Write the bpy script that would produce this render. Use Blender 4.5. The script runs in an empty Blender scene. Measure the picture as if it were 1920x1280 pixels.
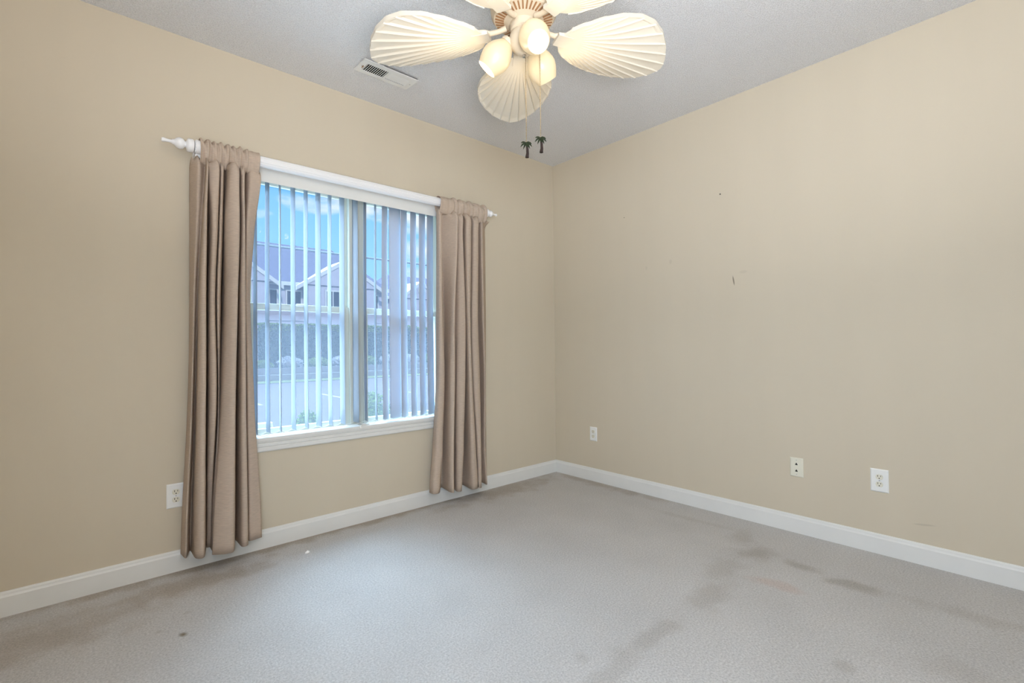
import bpy, bmesh, math, random
from mathutils import Vector, Matrix, noise
random.seed(7)
R = math.radians
scene = bpy.context.scene
COL = scene.collection

# ---------------------------------------------------------------- camera
cam_data = bpy.data.cameras.new('camera'); cam = bpy.data.objects.new('camera', cam_data); COL.objects.link(cam)
yaw, pitch, roll, fpx = 0.7287, 0.0108, -0.0099, 900.49
cam_data.sensor_width = 36.0; cam_data.lens = fpx / 1920 * 36.0; cam_data.clip_start = 0.02; cam_data.clip_end = 300
fwd = Vector((math.cos(pitch)*math.sin(yaw), math.cos(pitch)*math.cos(yaw), math.sin(pitch)))
rgt0 = Vector((math.cos(yaw), -math.sin(yaw), 0)); up0 = rgt0.cross(fwd)
rgt = math.cos(roll)*rgt0 + math.sin(roll)*up0; up = -math.sin(roll)*rgt0 + math.cos(roll)*up0
cam.matrix_world = Matrix(((rgt.x, up.x, -fwd.x, -3.1628), (rgt.y, up.y, -fwd.y, -2.9664), (rgt.z, up.z, -fwd.z, 1.1187), (0, 0, 0, 1)))
scene.camera = cam

# ---------------------------------------------------------------- sky, sun, lights, exposure
scene.view_settings.view_transform = 'Standard'; scene.view_settings.look = 'None'
scene.view_settings.gamma = 1.0; scene.view_settings.use_curve_mapping = False
scene.view_settings.exposure = -0.12
scene.cycles.max_bounces = 10; scene.cycles.diffuse_bounces = 6; scene.cycles.transparent_max_bounces = 16
SKY_HIGH = 26.0          # boosted brightness of the unseen high sky, added to light the floor
SKY_LOW = 1.0          # brightness of the sky near the horizon
w = bpy.data.worlds.new('sky'); scene.world = w; w.use_nodes = True
nt = w.node_tree; nt.nodes.clear(); N = nt.nodes.new; LK = nt.links.new
out = N('ShaderNodeOutputWorld'); bg = N('ShaderNodeBackground'); LK(bg.outputs[0], out.inputs[0])
tc = N('ShaderNodeTexCoord'); sep = N('ShaderNodeSeparateXYZ'); LK(tc.outputs['Generated'], sep.inputs[0])
grad = N('ShaderNodeValToRGB'); LK(sep.outputs['Z'], grad.inputs[0])
e = grad.color_ramp.elements
e[0].position = 0.0; e[0].color = (0.56, 0.86, 1.0, 1); e[1].position = 0.35; e[1].color = (0.16, 0.52, 0.95, 1)
g2 = grad.color_ramp.elements.new(0.10); g2.color = (0.36, 0.74, 1.0, 1)
mp = N('ShaderNodeMapping'); mp.inputs['Scale'].default_value = (1, 1, 2.6); mp.inputs['Location'].default_value = (0.35, 0.0, 0.62); LK(tc.outputs['Generated'], mp.inputs[0])
cn = N('ShaderNodeTexNoise'); cn.inputs['Scale'].default_value = 5.2; cn.inputs['Detail'].default_value = 6; LK(mp.outputs[0], cn.inputs['Vector'])
cr = N('ShaderNodeValToRGB'); LK(cn.outputs['Fac'], cr.inputs[0])
cr.color_ramp.elements[0].position = 0.54; cr.color_ramp.elements[0].color = (0, 0, 0, 1)
cr.color_ramp.elements[1].position = 0.66; cr.color_ramp.elements[1].color = (1, 1, 1, 1)
mx = N('ShaderNodeMix'); mx.data_type = 'RGBA'; LK(cr.outputs[0], mx.inputs['Factor']); LK(grad.outputs[0], mx.inputs['A'])
mx.inputs['B'].default_value = (0.97, 0.98, 1.0, 1)
hi = N('ShaderNodeMapRange'); hi.interpolation_type = 'SMOOTHSTEP'; LK(sep.outputs['Z'], hi.inputs['Value'])
hi.inputs['From Min'].default_value = 0.36; hi.inputs['From Max'].default_value = 0.60
hi.inputs['To Min'].default_value = 0.0; hi.inputs['To Max'].default_value = 1.0
nor = N('ShaderNodeMapRange'); nor.interpolation_type = 'SMOOTHSTEP'; LK(sep.outputs['Y'], nor.inputs['Value'])   # the boost is kept to the unseen sky facing the window
nor.inputs['From Min'].default_value = -0.05; nor.inputs['From Max'].default_value = 0.25
hmul = N('ShaderNodeMath'); hmul.operation = 'MULTIPLY'; LK(hi.outputs[0], hmul.inputs[0]); LK(nor.outputs[0], hmul.inputs[1])
mh = N('ShaderNodeMix'); mh.data_type = 'RGBA'; LK(hmul.outputs[0], mh.inputs['Factor']); LK(mx.outputs['Result'], mh.inputs['A'])
mh.inputs['B'].default_value = (0.54, 0.77, 1.0, 1); LK(mh.outputs['Result'], bg.inputs['Color'])
hs = N('ShaderNodeMapRange'); LK(hmul.outputs[0], hs.inputs['Value']); hs.inputs['To Min'].default_value = SKY_LOW; hs.inputs['To Max'].default_value = SKY_HIGH
LK(hs.outputs[0], bg.inputs['Strength'])

def lamp(name, kind, loc, energy, color, rot=None, **kw):
    d = bpy.data.lights.new(name, kind); d.energy = energy; d.color = color
    for k, v in kw.items(): setattr(d, k, v)
    o = bpy.data.objects.new(name, d); o.location = loc
    if rot: o.rotation_euler = rot
    COL.objects.link(o); return o
def aim(o, target):
    o.rotation_euler = (Vector(target) - o.location).to_track_quat('-Z', 'Y').to_euler()
sun = lamp('sun', 'SUN', (-6, -20, 30), 2.6, (1.0, 0.95, 0.86), angle=R(1.0)); aim(sun, (2, 20, 0))
# cool fill lamp added behind the camera to brighten the right wall
fill_lamp = lamp('cool_back_fill', 'AREA', (-3.55, -4.02, 1.50), 52, (0.62, 0.79, 1.0), shape='RECTANGLE', size=1.2, size_y=1.3, spread=R(105)); aim(fill_lamp, (0, -1.3, 1.1))

# the photographer's flash, bounced off the ceiling behind the camera
fl = lamp('bounced_flash', 'AREA', (-3.25, -3.45, 0.95), 84, (0.96, 0.955, 1.0), shape='DISK', size=0.8, spread=R(125)); aim(fl, (-2.75, -2.95, 2.74))

# ---------------------------------------------------------------- materials
def srgb(r, g, b):
    f = lambda c: (c/255/12.92 if c/255 <= 0.04045 else ((c/255+0.055)/1.055)**2.4)
    return (f(r), f(g), f(b), 1)
def mat(name, color, rough=0.6, spec=0.3, metallic=0.0, emit=None, emit_s=0.0, transl=None, bump=None, var=None):
    m = bpy.data.materials.new(name); m.use_nodes = True; t = m.node_tree; t.nodes.clear()
    o = t.nodes.new('ShaderNodeOutputMaterial'); p = t.nodes.new('ShaderNodeBsdfPrincipled')
    p.inputs['Base Color'].default_value = color; p.inputs['Roughness'].default_value = rough
    p.inputs['Specular IOR Level'].default_value = spec; p.inputs['Metallic'].default_value = metallic
    if emit: p.inputs['Emission Color'].default_value = emit; p.inputs['Emission Strength'].default_value = emit_s
    t.links.new(p.outputs[0], o.inputs[0])
    co = t.nodes.new('ShaderNodeTexCoord')
    if var:   # (scale, amount): soft colour variation
        n = t.nodes.new('ShaderNodeTexNoise'); n.inputs['Scale'].default_value = var[0]; n.inputs['Detail'].default_value = 4
        t.links.new(co.outputs['Object'], n.inputs['Vector'])
        h = t.nodes.new('ShaderNodeHueSaturation'); h.inputs['Color'].default_value = color
        r = t.nodes.new('ShaderNodeMapRange'); r.inputs['From Min'].default_value = 0.3; r.inputs['From Max'].default_value = 0.7
        r.inputs['To Min'].default_value = 1 - var[1]; r.inputs['To Max'].default_value = 1 + var[1]
        t.links.new(n.outputs['Fac'], r.inputs['Value']); t.links.new(r.outputs[0], h.inputs['Value']); t.links.new(h.outputs[0], p.inputs['Base Color'])
    if bump:  # (scale, strength, distance)
        n = t.nodes.new('ShaderNodeTexNoise'); n.inputs['Scale'].default_value = bump[0]; n.inputs['Detail'].default_value = 3
        b = t.nodes.new('ShaderNodeBump'); b.inputs['Strength'].default_value = bump[1]; b.inputs['Distance'].default_value = bump[2]
        t.links.new(co.outputs['Object'], n.inputs['Vector']); t.links.new(n.outputs['Fac'], b.inputs['Height']); t.links.new(b.outputs[0], p.inputs['Normal'])
    if transl:
        tr = t.nodes.new('ShaderNodeBsdfTranslucent'); tr.inputs['Color'].default_value = transl[1]
        mxs = t.nodes.new('ShaderNodeMixShader'); mxs.inputs[0].default_value = transl[0]
        t.links.new(p.outputs[0], mxs.inputs[1]); t.links.new(tr.outputs[0], mxs.inputs[2]); t.links.new(mxs.outputs[0], o.inputs[0])
    return m
def blobs(t, coord, items):
    """darkening mask: soft, ragged ellipses (cx, cy, rx, ry, angle, amount) lying in the XY of `coord`"""
    nz = t.nodes.new('ShaderNodeTexNoise'); nz.inputs['Scale'].default_value = 9; nz.inputs['Detail'].default_value = 5
    t.links.new(coord, nz.inputs['Vector'])
    last = None
    for (cx, cy, rx, ry, ang, amt) in items:
        mpn = t.nodes.new('ShaderNodeMapping'); mpn.vector_type = 'TEXTURE'
        mpn.inputs['Location'].default_value = (cx, cy, 0); mpn.inputs['Rotation'].default_value = (0, 0, R(ang)); mpn.inputs['Scale'].default_value = (rx, ry, 1000)
        t.links.new(coord, mpn.inputs['Vector'])
        ln = t.nodes.new('ShaderNodeVectorMath'); ln.operation = 'LENGTH'; t.links.new(mpn.outputs[0], ln.inputs[0])
        ad = t.nodes.new('ShaderNodeMath'); ad.operation = 'MULTIPLY_ADD'; t.links.new(nz.outputs['Fac'], ad.inputs[0]); ad.inputs[1].default_value = 1.6; t.links.new(ln.outputs['Value'], ad.inputs[2])
        mr = t.nodes.new('ShaderNodeMapRange'); mr.interpolation_type = 'SMOOTHSTEP'; t.links.new(ad.outputs[0], mr.inputs['Value'])
        mr.inputs['From Min'].default_value = 0.9; mr.inputs['From Max'].default_value = 1.75; mr.inputs['To Min'].default_value = amt; mr.inputs['To Max'].default_value = 0
        if last is None: last = mr.outputs[0]
        else:
            mm = t.nodes.new('ShaderNodeMath'); mm.operation = 'MAXIMUM'; t.links.new(last, mm.inputs[0]); t.links.new(mr.outputs[0], mm.inputs[1]); last = mm.outputs[0]
    return last

def wall_material(name, col, marks=()):
    m = mat(name, col, 0.75, 0.2, bump=(260, 0.05, 0.002)); t = m.node_tree
    p = [n for n in t.nodes if n.type == 'BSDF_PRINCIPLED'][0]; co = t.nodes.new('ShaderNodeTexCoord')
    # faint roller streaks and scuffs
    mp_ = t.nodes.new('ShaderNodeMapping'); mp_.inputs['Scale'].default_value = (3.5, 3.5, 0.5); t.links.new(co.outputs['Object'], mp_.inputs[0])
    n = t.nodes.new('ShaderNodeTexNoise'); n.inputs['Scale'].default_value = 1.6; n.inputs['Detail'].default_value = 5; t.links.new(mp_.outputs[0], n.inputs['Vector'])
    r = t.nodes.new('ShaderNodeMapRange'); r.inputs['From Min'].default_value = 0.3; r.inputs['From Max'].default_value = 0.7; r.inputs['To Min'].default_value = 0.988; r.inputs['To Max'].default_value = 1.01
    t.links.new(n.outputs['Fac'], r.inputs['Value'])
    h = t.nodes.new('ShaderNodeHueSaturation'); h.inputs['Color'].default_value = col; t.links.new(r.outputs[0], h.inputs['Value'])
    t.links.new(h.outputs[0], p.inputs['Base Color'])
    for (cx, cy, cz, rx, ry, rz, ang, amt, dark) in marks:
        a = t.nodes.new('ShaderNodeMapping'); a.vector_type = 'TEXTURE'; a.inputs['Location'].default_value = (cx, cy, cz)
        a.inputs['Rotation'].default_value = (R(ang), 0, 0); a.inputs['Scale'].default_value = (rx, ry, rz); t.links.new(co.outputs['Object'], a.inputs['Vector'])
        l = t.nodes.new('ShaderNodeVectorMath'); l.operation = 'LENGTH'; t.links.new(a.outputs[0], l.inputs[0])
        q = t.nodes.new('ShaderNodeMapRange'); q.interpolation_type = 'SMOOTHSTEP'; t.links.new(l.outputs['Value'], q.inputs['Value'])
        q.inputs['From Min'].default_value = 0.5; q.inputs['From Max'].default_value = 1.1; q.inputs['To Min'].default_value = amt; q.inputs['To Max'].default_value = 0
        x = t.nodes.new('ShaderNodeMix'); x.data_type = 'RGBA'; t.links.new(q.outputs[0], x.inputs['Factor'])
        t.links.new(p.inputs['Base Color'].links[0].from_socket, x.inputs['A']); x.inputs['B'].default_value = dark; t.links.new(x.outputs['Result'], p.inputs['Base Color'])
    return m

WALL = srgb(207, 196, 175)
M = {}
M['wall'] = wall_material('wall_paint', WALL)
M['wall_marked'] = wall_material('wall_paint_marked', WALL, marks=[
    (0, -1.598, 1.535, 1, 0.0055, 0.036, -9, 0.75, srgb(110, 100, 84)), (0, -1.66, 1.585, 1, 0.03, 0.012, 0, 0.10, srgb(120, 112, 96)),
    (0, -1.15, 1.72, 1, 0.012, 0.02, 0, 0.12, srgb(120, 110, 95)), (0, -0.95, 1.70, 1, 0.010, 0.016, 0, 0.10, srgb(120, 110, 95)),
    (0, -2.53, 0.20, 1, 0.05, 0.006, -8, 0.2, srgb(130, 118, 98))])
M['ceiling'] = mat('popcorn_ceiling', srgb(250, 250, 250), 0.9, 0.1, var=(150, 0.15))  # fine colour speckle stands in for shade in the popcorn pits
t = M['ceiling'].node_tree; p = [n for n in t.nodes if n.type == 'BSDF_PRINCIPLED'][0]; co = t.nodes.new('ShaderNodeTexCoord')
v1 = t.nodes.new('ShaderNodeTexNoise'); v1.inputs['Scale'].default_value = 150; v1.inputs['Detail'].default_value = 3; v1.inputs['Roughness'].default_value = 0.62
t.links.new(co.outputs['Object'], v1.inputs['Vector'])
rp = t.nodes.new('ShaderNodeMapRange'); rp.inputs['From Min'].default_value = 0.40; rp.inputs['From Max'].default_value = 0.68; t.links.new(v1.outputs['Fac'], rp.inputs['Value'])
b = t.nodes.new('ShaderNodeBump'); b.inputs['Strength'].default_value = 1.0; b.inputs['Distance'].default_value = 0.005; t.links.new(rp.outputs[0], b.inputs['Height']); t.links.new(b.outputs[0], p.inputs['Normal'])
M['trim'] = mat('white_trim_paint', srgb(226, 226, 222), 0.35, 0.4, var=(6, 0.02))
M['vinyl'] = mat('almond_vinyl', srgb(214, 217, 206), 0.4, 0.4)
M['plastic'] = mat('white_plastic', srgb(236, 236, 232), 0.35, 0.45)
M['ivory'] = mat('ivory_plastic', srgb(228, 224, 206), 0.35, 0.45)
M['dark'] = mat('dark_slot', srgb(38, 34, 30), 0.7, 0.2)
M['metal'] = mat('steel', srgb(196, 196, 196), 0.3, 0.5, 1.0)
M['rod'] = mat('white_rod_enamel', srgb(240, 240, 240), 0.3, 0.5)
M['slat'] = mat('blind_slat_vinyl', srgb(198, 202, 207), 0.5, 0.3, transl=(0.30, srgb(206, 218, 234)))
M['fan_white'] = mat('fan_blade_white', srgb(203, 195, 178), 0.45, 0.35)
M['fan_motor'] = mat('fan_motor_white', srgb(204, 188, 162), 0.4, 0.4)
M['fan_arm'] = mat('fan_arm_white', srgb(206, 190, 164), 0.4, 0.4)
M['vent_dark'] = mat('motor_slot_shadow', srgb(150, 112, 78), 0.8, 0.1)
M['palm_green'] = mat('palm_charm_green', srgb(22, 32, 12), 0.5, 0.15, var=(300, 0.5))
M['palm_brown'] = mat('palm_charm_trunk', srgb(42, 32, 30), 0.5, 0.15, var=(220, 0.4))
M['chain'] = mat('bead_chain', srgb(150, 134, 104), 0.45, 0.4, 0.6)
M['shade'] = mat('frosted_glass_shade', srgb(196, 180, 148), 0.35, 0.4, emit=srgb(255, 226, 176), emit_s=0.26)
M['bulb'] = mat('lit_bulb', (1, 1, 1, 1), 0.4, 0.2, emit=(1.0, 0.93, 0.80, 1), emit_s=4.0)
M['scrap'] = mat('white_scrap', srgb(250, 250, 248), 0.6, 0.2)
M['nail'] = mat('dark_nail', srgb(44, 36, 30), 0.5, 0.4)

# curtain cloth: a coarse linen weave, slightly translucent
M['cloth'] = mat('taupe_linen', srgb(204, 187, 169), 0.85, 0.15, transl=(0.18, srgb(232, 194, 178)))
t = M['cloth'].node_tree; p = [n for n in t.nodes if n.type == 'BSDF_PRINCIPLED'][0]; co = t.nodes.new('ShaderNodeTexCoord')
m1 = t.nodes.new('ShaderNodeMapping'); m1.inputs['Scale'].default_value = (40, 40, 420); t.links.new(co.outputs['Object'], m1.inputs[0])
n1 = t.nodes.new('ShaderNodeTexNoise'); n1.inputs['Scale'].default_value = 1.0; n1.inputs['Detail'].default_value = 3; t.links.new(m1.outputs[0], n1.inputs['Vector'])
h = t.nodes.new('ShaderNodeHueSaturation'); h.inputs['Color'].default_value = srgb(204, 187, 169)
r = t.nodes.new('ShaderNodeMapRange'); r.inputs['From Min'].default_value = 0.3; r.inputs['From Max'].default_value = 0.7; r.inputs['To Min'].default_value = 0.88; r.inputs['To Max'].default_value = 1.10
t.links.new(n1.outputs['Fac'], r.inputs['Value']); t.links.new(r.outputs[0], h.inputs['Value']); t.links.new(h.outputs[0], p.inputs['Base Color'])
b = t.nodes.new('ShaderNodeBump'); b.inputs['Strength'].default_value = 0.25; b.inputs['Distance'].default_value = 0.002; t.links.new(n1.outputs['Fac'], b.inputs['Height']); t.links.new(b.outputs[0], p.inputs['Normal'])

# carpet: cut pile with worn tracks and stains
CARPET = srgb(204, 202, 199)
M['carpet'] = mat('beige_carpet', CARPET, 0.95, 0.05)
t = M['carpet'].node_tree; p = [n for n in t.nodes if n.type == 'BSDF_PRINCIPLED'][0]; co = t.nodes.new('ShaderNodeTexCoord'); OC = co.outputs['Object']
n1 = t.nodes.new('ShaderNodeTexNoise'); n1.inputs['Scale'].default_value = 130; n1.inputs['Detail'].default_value = 4; n1.inputs['Roughness'].default_value = 0.7; t.links.new(OC, n1.inputs['Vector'])
n2 = t.nodes.new('ShaderNodeTexNoise'); n2.inputs['Scale'].default_value = 3.0; n2.inputs['Detail'].default_value = 6; t.links.new(OC, n2.inputs['Vector'])
r1 = t.nodes.new('ShaderNodeMapRange'); r1.inputs['From Min'].default_value = 0.3; r1.inputs['From Max'].default_value = 0.7; r1.inputs['To Min'].default_value = 0.72; r1.inputs['To Max'].default_value = 1.18; t.links.new(n1.outputs['Fac'], r1.inputs['Value'])
r2 = t.nodes.new('ShaderNodeMapRange'); r2.inputs['From Min'].default_value = 0.3; r2.inputs['From Max'].default_value = 0.7; r2.inputs['To Min'].default_value = 0.95; r2.inputs['To Max'].default_value = 1.03; t.links.new(n2.outputs['Fac'], r2.inputs['Value'])
mu = t.nodes.new('ShaderNodeMath'); mu.operation = 'MULTIPLY'; t.links.new(r1.outputs[0], mu.inputs[0]); t.links.new(r2.outputs[0], mu.inputs[1])
h = t.nodes.new('ShaderNodeHueSaturation'); h.inputs['Color'].default_value = CARPET; t.links.new(mu.outputs[0], h.inputs['Value'])
def over(prev, fac, color):
    x = t.nodes.new('ShaderNodeMix'); x.data_type = 'RGBA'; x.blend_type = 'MULTIPLY'; t.links.new(fac, x.inputs['Factor']); t.links.new(prev, x.inputs['A']); x.inputs['B'].default_value = color; return x.outputs['Result']
c = over(h.outputs[0], blobs(t, OC, [
    (-0.47, -1.90, 0.16, 0.13, 0, 0.33), (-0.33, -1.78, 0.20, 0.10, 30, 0.24), (-0.47, -2.12, 0.06, 0.14, 0, 0.33), (-0.51, -2.36, 0.08, 0.20, 10, 0.36),
    (-1.05, -1.93, 0.34, 0.11, 3, 0.25), (-1.50, -1.93, 0.34, 0.07, -2, 0.24), (-1.85, -1.95, 0.28, 0.06, -4, 0.18), (-0.75, -1.86, 0.30, 0.12, 15, 0.18),
    (-0.25, -1.45, 0.05, 0.50, 3, 0.13), (-0.45, -2.75, 0.08, 0.45, 8, 0.17), (-1.2, -2.47, 0.05, 0.05, 0, 0.21), (-0.95, -2.75, 0.12, 0.25, 10, 0.15),
    (-2.87, -0.68, 0.022, 0.03, 20, 0.95), (-2.94, -0.59, 0.03, 0.03, 0, 0.30), (-2.83, -0.50, 0.03, 0.015, 0, 0.21), (-1.83, -1.83, 0.05, 0.05, 0, 0.17)]), srgb(166, 152, 128))
c = over(c, blobs(t, OC, [(-0.76, -2.09, 0.07, 0.18, 4, 0.35)]), srgb(246, 214, 200))
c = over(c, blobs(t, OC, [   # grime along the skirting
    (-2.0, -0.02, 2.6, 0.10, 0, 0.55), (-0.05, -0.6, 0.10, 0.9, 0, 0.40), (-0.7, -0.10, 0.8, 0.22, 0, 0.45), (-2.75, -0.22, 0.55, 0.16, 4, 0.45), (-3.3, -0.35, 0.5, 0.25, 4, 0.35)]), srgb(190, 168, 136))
t.links.new(c, p.inputs['Base Color'])
b = t.nodes.new('ShaderNodeBump'); b.inputs['Strength'].default_value = 0.75; b.inputs['Distance'].default_value = 0.008; t.links.new(n1.outputs['Fac'], b.inputs['Height']); t.links.new(b.outputs[0], p.inputs['Normal'])

# window glass: clear with a milky film added for the haze of glare over the view
def glass_material(name, haze):
    m = bpy.data.materials.new(name); m.use_nodes = True; t = m.node_tree; t.nodes.clear()
    o = t.nodes.new('ShaderNodeOutputMaterial'); tr = t.nodes.new('ShaderNodeBsdfTransparent'); tl = t.nodes.new('ShaderNodeBsdfTranslucent'); gl = t.nodes.new('ShaderNodeBsdfGlossy')
    tr.inputs[0].default_value = (0.97, 0.985, 1, 1); tl.inputs[0].default_value = (0.80, 0.86, 1.0, 1); gl.inputs['Roughness'].default_value = 0.02
    a = t.nodes.new('ShaderNodeMixShader'); a.inputs[0].default_value = haze; t.links.new(tr.outputs[0], a.inputs[1]); t.links.new(tl.outputs[0], a.inputs[2])
    f = t.nodes.new('ShaderNodeMixShader'); f.inputs[0].default_value = 0.002; t.links.new(a.outputs[0], f.inputs[1]); t.links.new(gl.outputs[0], f.inputs[2])
    t.links.new(f.outputs[0], o.inputs[0]); return m
M['glass_upper'] = glass_material('window_glass', 0.022)
M['glass_lower'] = glass_material('window_glass_screen_haze', 0.05)
# outdoors
M['asphalt'] = mat('asphalt', srgb(64, 55, 60), 0.9, 0.1, var=(0.8, 0.05))
M['concrete'] = mat('pale_concrete', srgb(110, 110, 112), 0.8, 0.1, var=(2, 0.05))
M['bounce_ground'] = mat('pale_bounce_ground', srgb(190, 188, 184), 0.9, 0.1, var=(2, 0.05))  # pale reflector colour for the unseen ground below the window
M['shadow_gap'] = mat('dark_kerb_face', srgb(64, 66, 76), 0.9, 0.1)
M['lawn'] = mat('dry_lawn', srgb(74, 78, 50), 0.95, 0.05, var=(4, 0.2))
M['siding'] = mat('lavender_siding', srgb(170, 170, 190), 0.8, 0.1, var=(2, 0.03))
M['roof'] = mat('slate_shingle', srgb(70, 68, 86), 0.9, 0.1, var=(6, 0.12))
M['house_trim'] = mat('house_white_trim', srgb(190, 192, 200), 0.6, 0.2)
M['house_glass'] = mat('house_window_glass', srgb(52, 58, 84), 0.2, 0.5)
M['leaf_dark'] = mat('hedge_leaves', srgb(52, 60, 46), 0.85, 0.1, var=(5, 0.35))
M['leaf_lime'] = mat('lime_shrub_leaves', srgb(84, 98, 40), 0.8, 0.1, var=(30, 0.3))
M['blossom'] = mat('white_blossom', srgb(130, 130, 134), 0.8, 0.1, var=(8, 0.15))
M['cable'] = mat('grey_cable', srgb(120, 134, 150), 0.7, 0.2)
M['brick_pale'] = mat('house_side', srgb(206, 204, 206), 0.9, 0.1)

# ---------------------------------------------------------------- helpers
OFF = {}
def tag(o, label=None, cat=None, group=None, kind=None):
    if label: o['label'] = label
    if cat: o['category'] = cat
    if group: o['group'] = group
    if kind: o['kind'] = kind
    return o
def thing(name, loc, label, cat, group=None, kind=None):
    o = bpy.data.objects.new(name, None); COL.objects.link(o); o.location = loc; o.empty_display_size = 0.05
    OFF[o.name] = Vector(loc); return tag(o, label, cat, group, kind)
def obj(name, bm, mats, parent=None, smooth=False, bevel=0.0, local=False, angle=35):
    """link the bmesh as one mesh object; geometry is given in world space unless local"""
    off = OFF[parent.name] if parent else Vector((0, 0, 0))
    if not local: bmesh.ops.translate(bm, verts=bm.verts, vec=-off)
    bmesh.ops.recalc_face_normals(bm, faces=bm.faces)
    me = bpy.data.meshes.new(name); bm.to_mesh(me); bm.free()
    for m_ in (mats if isinstance(mats, (list, tuple)) else [mats]): me.materials.append(m_)
    o = bpy.data.objects.new(name, me); COL.objects.link(o)
    if parent: o.parent = parent
    OFF[o.name] = off
    if smooth:
        for f in me.polygons: f.use_smooth = True
        if angle < 180:
            md = o.modifiers.new('split', 'EDGE_SPLIT'); md.split_angle = R(angle)
    if bevel:
        md = o.modifiers.new('bevel', 'BEVEL'); md.width = bevel; md.segments = 2; md.limit_method = 'ANGLE'; md.angle_limit = R(40)
    return o
def struct(name, bm, m_, parent=None, **k):
    o = obj(name, bm, m_, parent, **k)
    if not parent: o['kind'] = 'structure'
    return o
def NB(): return bmesh.new()
def box(bm, x0, x1, y0, y1, z0, z1, mi=0, M4=None):
    vs = [bm.verts.new(Vector(p)) for p in ((x0,y0,z0),(x1,y0,z0),(x1,y1,z0),(x0,y1,z0),(x0,y0,z1),(x1,y0,z1),(x1,y1,z1),(x0,y1,z1))]
    for f in ((0,3,2,1),(4,5,6,7),(0,1,5,4),(1,2,6,5),(2,3,7,6),(3,0,4,7)):
        fc = bm.faces.new([vs[i] for i in f]); fc.material_index = mi
    if M4 is not None: bmesh.ops.transform(bm, matrix=M4, verts=vs)
    return vs
def frame_axes(d):
    d = Vector(d).normalized(); a = Vector((0, 0, 1)) if abs(d.z) < 0.9 else Vector((1, 0, 0))
    u = d.cross(a).normalized(); return d, u, d.cross(u).normalized()
def tube(bm, pts, rad, seg=10, mi=0, cap=True):
    pts = [Vector(p) for p in pts]; n = len(pts); rings = []
    for i, p in enumerate(pts):
        d = (pts[min(i+1, n-1)] - pts[max(i-1, 0)]); _, u, v = frame_axes(d)
        if rings:   # keep the frame from twisting
            u0 = lastu - d.normalized()*lastu.dot(d.normalized())
            if u0.length > 1e-6: u = u0.normalized(); v = d.normalized().cross(u)
        lastu = u; r_ = rad[i] if isinstance(rad, (list, tuple)) else rad
        rings.append([bm.verts.new(p + r_*(math.cos(2*math.pi*k/seg)*u + math.sin(2*math.pi*k/seg)*v)) for k in range(seg)])
    for a, b_ in zip(rings, rings[1:]):
        for k in range(seg):
            f = bm.faces.new((a[k], a[(k+1) % seg], b_[(k+1) % seg], b_[k])); f.material_index = mi
    if cap:
        for rg in (rings[0], rings[-1]):
            f = bm.faces.new(rg); f.material_index = mi
def lathe(bm, prof, origin, axis, seg=32, mi=0, flute=None):
    """prof: list of (radius, distance along axis)"""
    d, u, v = frame_axes(axis); origin = Vector(origin); rings = []
    for r_, h_ in prof:
        if r_ < 1e-5: rings.append([bm.verts.new(origin + d*h_)]); continue
        rg = []
        for k in range(seg):
            a = 2*math.pi*k/seg; rr = r_*(1 + (flute(a) if flute else 0))
            rg.append(bm.verts.new(origin + d*h_ + rr*(math.cos(a)*u + math.sin(a)*v)))
        rings.append(rg)
    for a, b_ in zip(rings, rings[1:]):
        if len(a) == 1 and len(b_) == 1: continue
        for k in range(seg):
            if len(a) == 1: vs = (a[0], b_[(k+1) % seg], b_[k])
            elif len(b_) == 1: vs = (a[k], a[(k+1) % seg], b_[0])
            else: vs = (a[k], a[(k+1) % seg], b_[(k+1) % seg], b_[k])
            f = bm.faces.new(vs); f.material_index = mi
def extrude_profile(bm, prof, a, b_, axis, mi=0):
    """prof: closed list of 2-D points in the plane across `axis` ('x': (y,z), 'y': (x,z)), run from a to b_"""
    def P3(t_, q): return Vector((t_, q[0], q[1])) if axis == 'x' else Vector((q[0], t_, q[1]))
    A = [bm.verts.new(P3(a, q)) for q in prof]; B = [bm.verts.new(P3(b_, q)) for q in prof]; n = len(prof)
    for k in range(n): f = bm.faces.new((A[k], A[(k+1) % n], B[(k+1) % n], B[k])); f.material_index = mi
    bm.faces.new(A[::-1]).material_index = mi; bm.faces.new(B).material_index = mi

# ---------------------------------------------------------------- the room
X0, Y0, H, TH = -4.35, -4.10, 2.74, 0.17        # room: x in [X0,0], y in [Y0,0]; the window wall is y = 0, the wall on the right x = 0
OX0, OX1, OZ0, OZ1 = -2.51, -1.11, 0.60, 2.15   # window opening
bm = NB(); box(bm, X0-TH, TH, Y0-TH, TH, -0.15, 0.0); struct('floor', bm, M['carpet'])
bm = NB(); box(bm, X0-TH, TH, Y0-TH, TH, H, H+0.15); struct('ceiling', bm, M['ceiling'])
bm = NB(); box(bm, X0-TH, OX0, 0, TH, 0, H); box(bm, OX1, TH, 0, TH, 0, H); box(bm, OX0, OX1, 0, TH, 0, OZ0); box(bm, OX0, OX1, 0, TH, OZ1, H)
struct('wall_left', bm, M['wall'])
bm = NB(); box(bm, 0, TH, Y0-TH, 0, 0, H); struct('wall_right', bm, M['wall_marked'])
bm = NB(); box(bm, X0-TH, 0, Y0-TH, Y0, 0, H); struct('wall_back', bm, M['wall'])
bm = NB(); box(bm, X0-TH, X0, Y0, 0, 0, H); struct('wall_side', bm, M['wall'])
BP = [(0, 0), (0, 0.1045), (-0.006, 0.1045), (-0.009, 0.098), (-0.010, 0.090), (-0.014, 0.082), (-0.014, 0.0)]
bm = NB(); extrude_profile(bm, BP, X0, 0, 'x'); struct('baseboard_left', bm, M['trim'])
bm = NB(); extrude_profile(bm, BP, Y0, -0.0141, 'y'); struct('baseboard_right', bm, M['trim'])
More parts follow.
